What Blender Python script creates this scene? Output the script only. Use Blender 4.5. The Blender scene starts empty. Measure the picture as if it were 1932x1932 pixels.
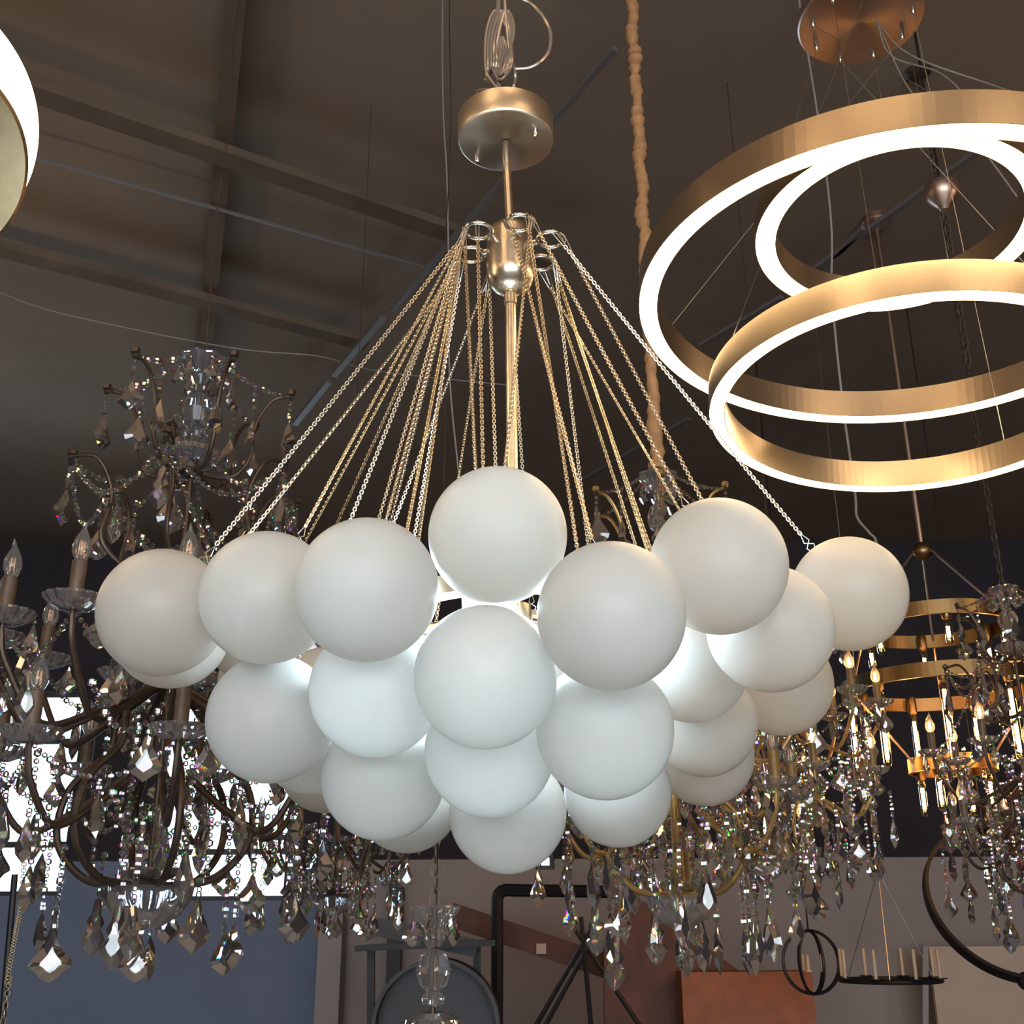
import bpy, math, random
from mathutils import Vector, Matrix
R_ = math.radians
PI = math.pi
C = bpy.context.scene.collection
random.seed(7)

# ---------------------------------------------------------------- camera
F = 2100.0
PITCH, ROLL = R_(20.5), R_(0.3)
CAMZ = 1.5
CAM = Vector((0, 0, CAMZ))
fw = Vector((0, math.cos(PITCH), math.sin(PITCH)))
r0 = Vector((1, 0, 0)); u0 = Vector((0, -math.sin(PITCH), math.cos(PITCH)))
rt = math.cos(ROLL)*r0 - math.sin(ROLL)*u0
up = math.sin(ROLL)*r0 + math.cos(ROLL)*u0
cd = bpy.data.cameras.new('camera'); cam = bpy.data.objects.new('camera', cd); C.objects.link(cam)
cam.matrix_world = Matrix(((rt.x, up.x, -fw.x, CAM.x), (rt.y, up.y, -fw.y, CAM.y), (rt.z, up.z, -fw.z, CAM.z), (0, 0, 0, 1)))
cd.sensor_width = 36; cd.lens = 36*F/1932; cd.clip_start = .01; cd.clip_end = 200
bpy.context.scene.camera = cam

def ray(px, py):
    return fw + rt*((px-966)/F) + up*((966-py)/F)
def PY(px, py, Y):
    r = ray(px, py); return CAM + r*(Y/r.y)
def PZ(px, py, Z):
    return CAM + ray(px, py)*Z
def PH(px, py, h):                       # h above the camera
    r = ray(px, py); return CAM + r*(h/r.z)

# ---------------------------------------------------------------- helpers
def tag(o, label=None, cat=None, group=None, kind=None):
    if label: o['label'] = label
    if cat: o['category'] = cat
    if group: o['group'] = group
    if kind: o['kind'] = kind
    return o
def empty(name, loc, label=None, cat=None, group=None, rz=0, s=1):
    o = bpy.data.objects.new(name, None); C.objects.link(o)
    o.location = loc; o.rotation_euler = (0, 0, rz); o.scale = (s, s, s); o.empty_display_size = .05
    return tag(o, label, cat, group)
def link(name, me, parent=None, loc=(0, 0, 0), rot=(0, 0, 0), s=1):
    o = bpy.data.objects.new(name, me); C.objects.link(o)
    o.parent = parent; o.location = loc; o.rotation_euler = rot; o.scale = (s, s, s)
    return o

class MB:
    def __init__(s, o=(0, 0, 0)):
        s.v = []; s.f = []; s.o = Vector(o)
    def add(s, vs, fs):
        b = len(s.v); s.v += [Vector(p)-s.o for p in vs]; s.f += [tuple(b+i for i in f) for f in fs]; return s
    def box(s, c, d, rz=0):
        c = Vector(c); m = Matrix.Rotation(rz, 3, 'Z')
        vs = [c + m @ Vector((x*d[0]/2, y*d[1]/2, z*d[2]/2)) for x in (-1, 1) for y in (-1, 1) for z in (-1, 1)]
        return s.add(vs, [(0, 1, 3, 2), (4, 6, 7, 5), (0, 4, 5, 1), (2, 3, 7, 6), (0, 2, 6, 4), (1, 5, 7, 3)])
    def bar(s, a, b, w, h, upv=(0, 0, 1)):
        a = Vector(a); b = Vector(b); d = (b-a).normalized(); upv = Vector(upv)
        x = d.cross(upv).normalized(); y = x.cross(d)
        vs = [p + x*(i*w/2) + y*(j*h/2) for p in (a, b) for i, j in ((-1, -1), (1, -1), (1, 1), (-1, 1))]
        return s.add(vs, [(3, 2, 1, 0), (4, 5, 6, 7), (0, 1, 5, 4), (1, 2, 6, 5), (2, 3, 7, 6), (3, 0, 4, 7)])
    def tube(s, pts, r, n=8, closed=False, cap=True):
        pts = [Vector(p) for p in pts]; N = len(pts)
        rr = r if isinstance(r, (list, tuple)) else [r]*N
        if closed:
            T = [(pts[(i+1) % N]-pts[i-1]).normalized() for i in range(N)]
        else:
            T = [(pts[min(i+1, N-1)]-pts[max(i-1, 0)]).normalized() for i in range(N)]
        t = T[0]; a = Vector((0, 0, 1)) if abs(t.z) < .9 else Vector((1, 0, 0))
        x = t.cross(a).normalized(); vs = []
        for i in range(N):
            x = (x - T[i]*x.dot(T[i])).normalized(); y = T[i].cross(x)
            for k in range(n):
                q = 2*PI*k/n; vs.append(pts[i] + (x*math.cos(q)+y*math.sin(q))*rr[i])
        fs = []
        for i in range(N if closed else N-1):
            j = (i+1) % N
            for k in range(n):
                l = (k+1) % n; fs.append((i*n+k, i*n+l, j*n+l, j*n+k))
        if cap and not closed:
            fs.append(tuple(range(n-1, -1, -1))); fs.append(tuple((N-1)*n+k for k in range(n)))
        return s.add(vs, fs)
    def lathe(s, prof, n=24, c=(0, 0, 0), mod=None, closed=False, cap=False, M=None):
        c = Vector(c); vs = []; N = len(prof)
        for i, (r, z) in enumerate(prof):
            for k in range(n):
                q = 2*PI*k/n; q2 = r*(mod(q, i, N) if mod else 1)
                p = Vector((q2*math.cos(q), q2*math.sin(q), z))
                if M: p = M @ p
                vs.append(c+p)
        fs = []
        for i in range(N if closed else N-1):
            j = (i+1) % N
            for k in range(n):
                l = (k+1) % n; fs.append((i*n+k, i*n+l, j*n+l, j*n+k))
        if cap:
            fs.append(tuple(range(n-1, -1, -1))); fs.append(tuple((N-1)*n+k for k in range(n)))
        return s.add(vs, fs)
    def sphere(s, c, r, n=12, m=8, sz=1):
        return s.lathe([(max(1e-5, r*math.sin(PI*i/m)), -r*sz*math.cos(PI*i/m)) for i in range(m+1)], n, c)
    def bead(s, c, r, q=0):
        c = Vector(c); vs = [c+Vector((0, 0, r))]
        for z, k in ((.45, .86), (-.45, .86)):
            vs += [c+Vector((k*r*math.cos(q+2*PI*i/6), k*r*math.sin(q+2*PI*i/6), z*r)) for i in range(6)]
        vs.append(c-Vector((0, 0, r)))
        fs = [(0, 1+i, 1+(i+1) % 6) for i in range(6)]
        fs += [(1+i, 7+i, 7+(i+1) % 6, 1+(i+1) % 6) for i in range(6)]
        fs += [(13, 7+(i+1) % 6, 7+i) for i in range(6)]
        return s.add(vs, fs)
    def mesh(s, name, m, smooth=False):
        me = bpy.data.meshes.new(name); me.from_pydata([tuple(v) for v in s.v], [], s.f)
        me.materials.append(m)
        if smooth: me.polygons.foreach_set('use_smooth', [True]*len(me.polygons))
        me.update()
        if smooth: me.set_sharp_from_angle(angle=R_(38))
        return me
    def build(s, name, m, parent=None, smooth=False, **k):
        return link(name, s.mesh(name, m, smooth), parent, **k)

def curve(pts, n=8):                    # Catmull-Rom through the points
    P = [Vector(p) for p in pts]; P = [2*P[0]-P[1]] + P + [2*P[-1]-P[-2]]; out = []
    for i in range(1, len(P)-2):
        a, b, c, d = P[i-1:i+3]
        for k in range(n):
            t = k/n
            out.append(.5*((2*b)+(c-a)*t+(2*a-5*b+4*c-d)*t*t+(3*b-a-3*c+d)*t**3))
    out.append(P[-2]); return out

# ---------------------------------------------------------------- materials
def nm(name):
    m = bpy.data.materials.new(name); m.use_nodes = True; nt = m.node_tree
    return m, nt, nt.nodes['Principled BSDF'], nt.nodes['Material Output']
def mat(name, col, rough=.5, metal=0, noise=0, nscale=8, spec=.5, bump=0, stretch=None):
    m, nt, b, o = nm(name); L = nt.links
    b.inputs['Base Color'].default_value = (*col, 1); b.inputs['Roughness'].default_value = rough
    b.inputs['Metallic'].default_value = metal; b.inputs['Specular IOR Level'].default_value = spec
    if noise or bump:
        tc = nt.nodes.new('ShaderNodeTexCoord'); mp = nt.nodes.new('ShaderNodeMapping')
        if stretch: mp.inputs['Scale'].default_value = stretch
        t = nt.nodes.new('ShaderNodeTexNoise'); t.inputs['Scale'].default_value = nscale; t.inputs['Detail'].default_value = 5
        L.new(tc.outputs['Object'], mp.inputs[0]); L.new(mp.outputs[0], t.inputs[0])
        if noise:
            cr = nt.nodes.new('ShaderNodeValToRGB')
            cr.color_ramp.elements[0].position = .3; cr.color_ramp.elements[1].position = .7
            cr.color_ramp.elements[0].color = (*[c*(1-noise) for c in col], 1)
            cr.color_ramp.elements[1].color = (*[min(1, c*(1+noise)) for c in col], 1)
            L.new(t.outputs[0], cr.inputs[0]); L.new(cr.outputs[0], b.inputs['Base Color'])
        if bump:
            bp = nt.nodes.new('ShaderNodeBump'); bp.inputs['Strength'].default_value = bump; bp.inputs['Distance'].default_value = .01
            L.new(t.outputs[0], bp.inputs['Height']); L.new(bp.outputs[0], b.inputs['Normal'])
    return m
def emit(name, col, s):
    m, nt, b, o = nm(name); e = nt.nodes.new('ShaderNodeEmission')
    e.inputs[0].default_value = (*col, 1); e.inputs[1].default_value = s
    nt.links.new(e.outputs[0], o.inputs[0]); return m
def film(N, L, sh, o, tint, f):            # brightness put into the glass as a pale diffuse share
    d = N.new('ShaderNodeBsdfDiffuse'); d.inputs[0].default_value = (.85*tint[0], .82*tint[1], .8*tint[2], 1)
    t = N.new('ShaderNodeBsdfTranslucent'); t.inputs[0].default_value = d.inputs[0].default_value
    a = N.new('ShaderNodeMixShader'); a.inputs[0].default_value = .5; L.new(d.outputs[0], a.inputs[1]); L.new(t.outputs[0], a.inputs[2])
    m = N.new('ShaderNodeMixShader'); m.inputs[0].default_value = f; L.new(sh, m.inputs[1]); L.new(a.outputs[0], m.inputs[2]); L.new(m.outputs[0], o.inputs[0])
def crystal_mat(name, tint, disp=True):   # three refraction lobes with slightly different index split the colours as cut glass does
    m, nt, b, o = nm(name); L = nt.links; N = nt.nodes
    prev = None
    for i, (c, ior) in enumerate((((1, 0, 0), 1.545), ((0, 1, 0), 1.55), ((0, 0, 1), 1.556))):
        r = N.new('ShaderNodeBsdfRefraction'); r.inputs['Roughness'].default_value = 0.0; r.inputs['IOR'].default_value = ior
        r.inputs['Color'].default_value = (c[0]*tint[0], c[1]*tint[1], c[2]*tint[2], 1)
        if prev is None: prev = r.outputs[0]
        else:
            a = N.new('ShaderNodeAddShader'); L.new(prev, a.inputs[0]); L.new(r.outputs[0], a.inputs[1]); prev = a.outputs[0]
    g = N.new('ShaderNodeBsdfGlossy'); g.inputs['Roughness'].default_value = 0.02; g.inputs['Color'].default_value = (1, 1, 1, 1)
    fr = N.new('ShaderNodeFresnel'); fr.inputs['IOR'].default_value = 1.95
    mx = N.new('ShaderNodeMixShader'); L.new(fr.outputs[0], mx.inputs[0]); L.new(prev, mx.inputs[1]); L.new(g.outputs[0], mx.inputs[2])
    film(N, L, mx.outputs[0], o, tint, .035); return m
def glass_mat(name, tint, ior=1.48, rough=0):
    m, nt, b, o = nm(name); g = nt.nodes.new('ShaderNodeBsdfGlass')
    g.inputs['Color'].default_value = (*tint, 1); g.inputs['IOR'].default_value = ior; g.inputs['Roughness'].default_value = rough
    film(nt.nodes, nt.links, g.outputs[0], o, tint, .10); return m
def thin_glass(name, tint, refl=1.5, haze=0.0):     # thin blown shell: see-through, reflecting at its edge
    m, nt, b, o = nm(name); N = nt.nodes; L = nt.links
    t = N.new('ShaderNodeBsdfTransparent'); t.inputs[0].default_value = (*tint, 1)
    g = N.new('ShaderNodeBsdfGlossy'); g.inputs['Roughness'].default_value = .03
    lw = N.new('ShaderNodeFresnel'); lw.inputs['IOR'].default_value = refl
    mx = N.new('ShaderNodeMixShader'); L.new(lw.outputs[0], mx.inputs[0]); L.new(t.outputs[0], mx.inputs[1]); L.new(g.outputs[0], mx.inputs[2])
    film(N, L, mx.outputs[0], o, tint, haze); return m

def frosted(name):
    m, nt, b, o = nm(name); N = nt.nodes; L = nt.links
    d = N.new('ShaderNodeBsdfDiffuse'); d.inputs[0].default_value = (.80, .80, .775, 1)
    t = N.new('ShaderNodeBsdfTranslucent'); t.inputs[0].default_value = (.95, .955, .94, 1)
    g = N.new('ShaderNodeBsdfGlossy'); g.inputs['Roughness'].default_value = .42
    m1 = N.new('ShaderNodeMixShader'); m1.inputs[0].default_value = .58
    L.new(d.outputs[0], m1.inputs[1]); L.new(t.outputs[0], m1.inputs[2])
    fr = N.new('ShaderNodeFresnel'); fr.inputs['IOR'].default_value = 1.45
    m2 = N.new('ShaderNodeMixShader'); L.new(fr.outputs[0], m2.inputs[0]); L.new(m1.outputs[0], m2.inputs[1]); L.new(g.outputs[0], m2.inputs[2])
    L.new(m2.outputs[0], o.inputs[0]); return m

def spun(name, col, rough):
    m = mat(name, col, rough, 1); nt = m.node_tree; b = nt.nodes['Principled BSDF']
    t = nt.nodes.new('ShaderNodeTangent'); t.direction_type = 'RADIAL'; t.axis = 'Z'
    b.inputs['Anisotropic'].default_value = .75; nt.links.new(t.outputs[0], b.inputs['Tangent']); return m
M_ = dict(
    spuncopper=spun('spun_copper', (.45, .35, .30), .34),
    spun=spun('spun_nickel', (.72, .64, .53), .30),
    globe=frosted('frosted_glass'),
    nickel=mat('brushed_nickel', (.66, .58, .47), .27, 1, noise=.10, nscale=60),
    chrome=mat('polished_nickel', (.78, .74, .68), .10, 1),
    chain=mat('champagne_chain', (.76, .65, .49), .26, 1),
    wire=mat('steel_wire', (.55, .53, .5), .3, 1),
    brass=mat('brushed_brass', (.56, .46, .33), .30, 1, noise=.08, nscale=90, stretch=(1, 1, 20)),
    brass3=mat('brushed_gold_plate', (.36, .27, .16), .38, 1, noise=.08, nscale=60),
    brass2=mat('aged_brass', (.26, .175, .08), .36, 1),
    copper=mat('copper_plate', (.56, .41, .34), .38, 1, noise=.08, nscale=50),
    bronze=mat('dark_bronze', (.085, .06, .045), .45, .7, noise=.25, nscale=40),
    goldarm=mat('antique_gold', (.50, .33, .13), .38, .75, noise=.25, nscale=40),
    led=emit('led_diffuser', (1.0, .70, .38), 13),
    ledcool=emit('cool_led', (.70, .89, 1.0), 42),
    clear=crystal_mat('clear_crystal', (.985, .935, .875)),
    smoky=crystal_mat('smoky_crystal', (.88, .855, .82)),
    cglass=glass_mat('clear_pressed_glass', (.97, .97, .98), 1.45),
    sglass=glass_mat('grey_pressed_glass', (.84, .86, .90), 1.45),
    bulb=thin_glass('bulb_glass', (.96, .96, .97), 1.6, .10),
    amberbulb=thin_glass('amber_bulb_glass', (1.0, .86, .62)),
    cord=mat('clear_plastic_cord', (.26, .22, .18), .15, .35, spec=.9),
    whitecord=mat('pale_cord', (.22, .21, .20), .4),
    filcold=mat('unlit_filament', (.75, .42, .22), .5),
    filhot=emit('glowing_filament', (1.0, .50, .17), 110),
    filwarm=emit('warm_glowing_filament', (1.0, .50, .16), 60),
    ceil=mat('dark_ceiling_paint', (.225, .178, .14), .95, noise=.12, nscale=1.2, spec=.1),
    beam=mat('dark_beam_paint', (.125, .097, .074), .95, noise=.15, nscale=4, spec=.1),
    strip=mat('grey_conduit', (.13, .12, .12), .6),
    wallup=mat('black_wall_paint', (.034, .030, .038), .9, noise=.1, nscale=2),
    walllow=mat('grey_wall_paint', (.40, .355, .345), .85, noise=.07, nscale=2),
    wallblue=mat('slate_blue_wall', (.20, .25, .37), .85, noise=.05, nscale=2),  # lower back wall left of the pilaster, bluer than the right part
    wallpale=mat('pale_grey_paint', (.40, .38, .39), .8),
    floor=mat('grey_concrete', (.22, .21, .20), .6, noise=.2, nscale=1.5),
    black=mat('black_iron', (.014, .014, .018), .45, .3),
    rust=mat('red_brown_board', (.11, .040, .024), .6, noise=.3, nscale=6),
    orange=mat('orange_board', (.30, .10, .04), .6, noise=.15, nscale=10),
    cream=mat('cream_board', (.62, .50, .40), .6, noise=.05, nscale=3),
    sleeve=mat('tan_chain_cover', (.44, .235, .105), .75, noise=.2, nscale=40, bump=.3),
    candle=mat('brown_candle_sleeve', (.10, .065, .042), .5, noise=.35, nscale=60),
    candlegold=mat('amber_candle_sleeve', (.20, .115, .03), .45, noise=.2, nscale=60),
    ivory=mat('ivory_candle', (.55, .45, .32), .5),
    frame=mat('window_frame_paint', (.045, .055, .07), .5),
    pane=thin_glass('window_pane', (.98, .99, 1.0)),
    steel=mat('galvanised_sheet', (.05, .053, .06), .5, .3, noise=.15, nscale=5),
    leg=mat('yellow_cord', (.55, .45, .12), .5),
)

# ---------------------------------------------------------------- the room
CEILH = 3.1; CZ = CAMZ+CEILH; YB = 9.0; YF = -7.0; XL, XR = -6.0, 7.0
def struct(o): return tag(o, kind='structure')
struct(MB().box(((XL+XR)/2, (YB+YF)/2, -.05), (XR-XL+.4, YB-YF+.4, .1)).build('floor', M_['floor']))
struct(MB().box(((XL+XR)/2, (YB+YF)/2, CZ+.05), (XR-XL+.4, YB-YF+.4, .1)).build('ceiling', M_['ceil']))
# back wall with window openings (x0, x1, z0, z1)
def wx(px, py): return PY(px, py, YB).x
def wz(px, py): return PY(px, py, YB).z
W1 = (wx(-210, 1500), wx(138, 1500), wz(70, 1690), wz(70, 1305))
W2 = (wx(297, 1500), wx(551, 1500), wz(425, 1699), wz(425, 1326))
W3 = (wx(1010, 1628), wx(1046, 1628), wz(1028, 1641), wz(1028, 1608))
ZB = wz(800, 1622)                      # where the black paint starts
def wall_with_holes(name, x0, x1, z0, z1, holes, y, th, m, parent=None):
    xs = sorted({x0, x1, *[h[0] for h in holes], *[h[1] for h in holes]}); zs = sorted({z0, z1, *[h[2] for h in holes], *[h[3] for h in holes]})
    xs = [x for x in xs if x0 <= x <= x1]; zs = [z for z in zs if z0 <= z <= z1]
    b = MB()
    for i in range(len(xs)-1):
        for j in range(len(zs)-1):
            cx, cz = (xs[i]+xs[i+1])/2, (zs[j]+zs[j+1])/2
            if any(h[0] < cx < h[1] and h[2] < cz < h[3] for h in holes): continue
            b.box((cx, y+th/2, cz), (xs[i+1]-xs[i], th, zs[j+1]-zs[j]))
    return b.build(name, m, parent)
w = struct(wall_with_holes('wall_back', XL, XR, ZB, CZ, [W1, W2, W3], YB, .2, M_['wallup']))
XS = wx(604, 1700)                      # the slate blue stretch under the windows ends at the pilaster
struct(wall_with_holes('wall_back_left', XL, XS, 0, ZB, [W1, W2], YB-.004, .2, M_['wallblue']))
struct(wall_with_holes('wall_back_right', XS, XR, 0, ZB, [W3], YB-.004, .2, M_['walllow']))
def window(n, W, bars, mul, y=YB, th=.2):
    x0, x1, z0, z1 = W; fr = MB(); t = .035
    for a, b in (((x0, z0), (x1, z0)), ((x0, z1), (x1, z1))): fr.box(((x0+x1)/2, y+.1, a[1]+(t/2 if a[1] == z0 else -t/2)), (x1-x0, .06, t))
    for x in (x0+t/2, x1-t/2): fr.box((x, y+.1, (z0+z1)/2), (t, .06, z1-z0-2*t))
    for z in bars: fr.box(((x0+x1)/2, y+.1, z), (x1-x0-2*t, .05, .045))
    for x in mul: fr.box((x, y+.1, (z0+z1)/2), (.035, .045, z1-z0-2*t))
    f = struct(fr.build('window_%d' % n, M_['frame']))
    MB().box(((x0+x1)/2, y+.1, (z0+z1)/2), (x1-x0-2*t, .006, z1-z0-2*t)).build('pane', M_['pane'], f)
    return f
window(1, W1, [wz(70, 1396), wz(70, 1592)], [])
window(2, W2, [wz(425, 1606), wz(425, 1400)], [])
window(3, W3, [], [])
struct(MB().box((XL-.1, (YB+YF)/2, CZ/2), (.2, YB-YF, CZ)).build('wall_left', M_['wallup']))
struct(MB().box((XR+.1, (YB+YF)/2, CZ/2), (.2, YB-YF, CZ)).build('wall_right', M_['wallup']))
WF = (-4.0, 5.0, .4, 3.9)
struct(wall_with_holes('wall_front', XL, XR, 0, CZ, [WF], YF-.2, .2, M_['walllow']))
window(4, WF, [2.9], [-1.0, 2.0], YF-.2)  # added unseen window frame around the front fill light
struct(MB().box((0.5, YB-.03, .06), (13, .03, .12)).build('baseboard_back', M_['black']))

# ceiling beams and purlins, laid along the lines they follow on the ceiling
def cline(a, b, h=CEILH, e0=0, e1=0):
    A, B = PH(*a, h), PH(*b, h); d = (B-A); return A-d*e0, B+d*e1
def ceiling_bar(n, a, b, w, h, m, e0=0, e1=0, drop=0):
    A, B = cline(a, b, CEILH-h/2-drop, e0, e1)
    struct(MB().bar(A, B, w, h).build('trim_%d' % n, m))
ceiling_bar(1, (440, 60), (392, 620), .07, .10, M_['beam'], .3, .25)
ceiling_bar(2, (111, 187), (832, 432), .10, .04, M_['beam'], .5, .35, .10)
ceiling_bar(3, (44, 480), (596, 623), .10, .04, M_['beam'], .5, .2, .10)
ceiling_bar(4, (58, 294), (810, 507), .012, .012, M_['strip'], .3, .1, .1)

# ---------------------------------------------------------------- window daylight and added fill lights
def area(name, loc, rot, sx, sy, p, col):
    l = bpy.data.lights.new(name, 'AREA'); l.shape = 'RECTANGLE'; l.size = sx; l.size_y = sy; l.energy = p; l.color = col
    o = bpy.data.objects.new(name, l); C.objects.link(o); o.location = loc; o.rotation_euler = rot; return o
area('front_fill_light', (.5, YF+.02, 2.15), (R_(90), 0, 0), 8.8, 3.3, 300, (.97, .97, 1.0))  # added light out of view that fills the scene from the front
area('back_window_daylight', ((W1[0]+W1[1])/2, YB+.35, (W1[2]+W1[3])/2), (R_(-90), 0, 0), W1[1]-W1[0], W1[3]-W1[2], 60, (.7, .86, 1.0))
area('back_window_daylight', ((W2[0]+W2[1])/2, YB+.35, (W2[2]+W2[3])/2), (R_(-90), 0, 0), W2[1]-W2[0], W2[3]-W2[2], 50, (.7, .86, 1.0))
# added warm fill lights out of view, mirrored in metal and crystal
def point(name, loc, p, col, r=.08):
    l = bpy.data.lights.new(name, 'POINT'); l.energy = p; l.color = col; l.shadow_soft_size = r
    o = bpy.data.objects.new(name, l); C.objects.link(o); o.location = loc; return o
RL = emit('fill_ring_glow', (1, .66, .36), 9)
FILL_GLOW = emit('fill_pendant_glow', (1, .66, .36), 34)
for (x, y, z) in ((-2.2, -.8, 3.2), (2.2, -1.4, 3.3), (-3.3, 3.5, 3.3), (0.4, -3.2, 3.6), (3.6, 2.0, 3.4)):
    t = empty('fill_pendant', (x, y, z), 'added unseen warm globe light for fill, hanging outside the picture', 'lamp', 'added fill pendants')
    o = MB((x, y, z)); o.sphere((x, y, z), .13, 20, 12).build('shade', FILL_GLOW, t, True)
    MB((x, y, z)).tube([(x, y, z+.13), (x, y, CZ)], .006, 6).build('cord', M_['black'], t)

for (x, y, z, r) in ((-1.3, -1.2, 3.5, .5), (1.6, -.9, 3.6, .6), (.1, -2.9, 3.7, .7), (-2.9, 1.0, 3.6, .5), (.2, .1, 3.9, .4), (-.9, -.1, 3.75, .3)):  # added unseen rings: warm fill and something for the metal to reflect
    c = Vector((x, y, z)); t = empty('ring_lamp', c, 'added unseen warm ring light for fill and reflections, above and behind the viewpoint', 'lamp', 'added fill rings out of view')
    f = MB(c).lathe([(r-.03, 0), (r, 0), (r, .03), (r-.03, .03)], 64, c, closed=True).build('ring_frame', M_['brass'], t)
    MB(c).lathe([(r+.001, -.012), (r+.001, .04), (r-.031, .04), (r-.031, -.012)], 64, c, closed=True).build('led_diffuser', RL, f)
    MB(c).tube([c+Vector((r-.015, 0, .03)), Vector((x, y, CZ))], .002, 5).tube([c+Vector((-r+.015, 0, .03)), Vector((x, y, CZ))], .002, 5).build('steel_cable', M_['wire'], t)
wd = bpy.data.worlds.new('sky'); bpy.context.scene.world = wd; wd.use_nodes = True
bg = wd.node_tree.nodes['Background']; bg.inputs[0].default_value = (.66, .88, 1.0, 1); bg.inputs[1].default_value = 2.6

# ---------------------------------------------------------------- the globe chandelier
D = .15; YA = 1.36
hubp = PY(963, 480, YA)
AXX, AXY = PY(966, 1165, YA).x, YA
root = empty('globe_chandelier', (hubp.x, hubp.y, hubp.z), 'large chandelier of frosted white glass globes hung on fine chains from a nickel rod', 'chandelier')
O = Vector(root.location)
G = [(306, 1155, 121), (325, 1190, 109), (504, 1127, 123), (692, 1112, 134.5), (939, 1010, 131), (1153, 1161, 135.5), (1356, 1068, 128),
     (1453, 1186, 113), (1602, 1120, 108), (1473, 1289, 98), (1303, 1252, 109), (1326, 1362, 105.5), (1328, 1424, 96), (1141, 1376, 127),
     (1165, 1494, 101), (916, 1276, 132), (924, 1416, 118), (958, 1533, 112.5), (710, 1301, 119), (511, 1355, 118), (724, 1465, 114.5),
     (770, 1506, 99), (592, 1388, 100), (617, 1441, 97), (482, 1195, 97), (500, 1285, 92), (735, 1277, 101), (614, 1316, 100)]
rays = []; dep = []
for x, y, r in G:
    d = ray(x, y); ln = d.length; rays.append(d/ln)
    dep.append(F*D/2/r*ln)
dep0 = dep[:]
for it in range(400):
    moved = False
    for i in range(len(G)):
        for j in range(i+1, len(G)):
            a = rays[i]*dep[i]; b = rays[j]*dep[j]; dd = (a-b).length
            if dd < D*1.005:
                s = 1 if dep[i] >= dep[j] else -1; e = (D*1.005-dd)*.5
                dep[i] += s*e; dep[j] -= s*e; moved = True
    if not moved: break
centers = [CAM+rays[i]*dep[i] for i in range(len(G))]
sizes = [D*(dep[i]/dep0[i])*.5+D*.5*.5+0 for i in range(len(G))]
# the rear half of the cluster, mirrored through the rod, where there is room for it
for k in (3, 5, 6, 15, 13, 18, 16, 17, 20, 14, 4):
    c = centers[k]
    if c.y > AXY-.04: continue
    q = Vector((2*AXX-c.x+.02, 2*AXY-c.y+.06, c.z-.02))
    if all((q-c2).length > D*1.02 for c2 in centers): centers.append(q)
gme = MB().lathe([(max(1e-5, D/2*math.sin(PI*i/40)), -D/2*math.cos(PI*i/40)) for i in range(41)], 72).mesh('glass_globe', M_['globe'], True)

ringc = []
for k in range(6):
    a = R_(-90+12+60*k); ringc.append((a, hubp+Vector((.060*math.cos(a), .060*math.sin(a), .012))))
def link_verts(c, t, x, y, ln, wd_, wr):
    vs = []; n, m = 10, 4
    for i in range(n):
        q = 2*PI*i/n; p = c + t*(math.cos(q)*ln/2) + x*(math.sin(q)*wd_/2)
        o = (t*math.cos(q)*.8+x*math.sin(q)).normalized()
        for j in range(m):
            g = 2*PI*j/m+.78; vs.append(p + o*(math.cos(g)*wr) + y*(math.sin(g)*wr))
    return vs
LF = [(i*4+j, i*4+(j+1) % 4, ((i+1) % 10)*4+(j+1) % 4, ((i+1) % 10)*4+j) for i in range(10) for j in range(4)]
def chain(a, b, pitch, wdt, wr, tilt=R_(38), sag=0):
    mb = MB(O); n = max(2, int((b-a).length/pitch)); t = (b-a).normalized()
    x = t.cross(Vector((.3, .9, .1))).normalized(); y = t.cross(x); ph = random.random()*PI
    for i in range(n+1):
        s = i/n; c = a.lerp(b, s) - Vector((0, 0, sag*4*s*(1-s)))
        g = ph + (tilt if i % 2 else -tilt)
        xx = x*math.cos(g)+y*math.sin(g); yy = t.cross(xx)
        mb.add(link_verts(c, t, xx, yy, pitch*1.55, wdt, wr), LF)
    return mb
for i, c in enumerate(centers):
    g = link('glass_globe', gme, root, c-O)
    cap = MB()
    # nearest ring, spread around its rim
    az = math.atan2(c.y-hubp.y, c.x-hubp.x)
    a, rc = min(ringc, key=lambda q: abs(math.atan2(math.sin(q[0]-az), math.cos(q[0]-az)))+random.random()*.95)
    aa = a + random.uniform(-1.2, 1.2)
    top = rc + Vector((.020*math.cos(aa), .020*math.sin(aa), 0))
    dirn = (top-c).normalized()
    att = c + dirn*(D/2-.002)
    side = dirn.cross(Vector((0, 1, .2))).normalized()
    low = att + dirn*.028
    ctop = top + (low-top).normalized()*.03
    ch = chain(ctop, low, .0040, .0043, .00068, sag=random.uniform(0, .006)).build('chain', M_['chain'], root, True)
    h = MB(O)
    h.tube([att-side*.003, att+dirn*.006-side*.006, att+dirn*.014+side*.004, low, att+dirn*.014-side*.004, att+dirn*.006+side*.006, att+side*.003], .0008, 5)
    h.build('hook', M_['wire'], ch, True)
    h = MB(O); z = Vector((0, 0, .004))
    h.tube([ctop-side*.0015, top-side*.0025+z*.2, top+z, top+side*.0025+z*.2, ctop+side*.0015], .0006, 5)
    h.build('hook', M_['wire'], ch, True)

def lat(name, prof, c, m, parent, n=32, M=None, O_=None, **k):
    return MB(O_ if O_ is not None else O).lathe(prof, n, c, M=M, **k).build(name, m, parent, True)
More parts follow.
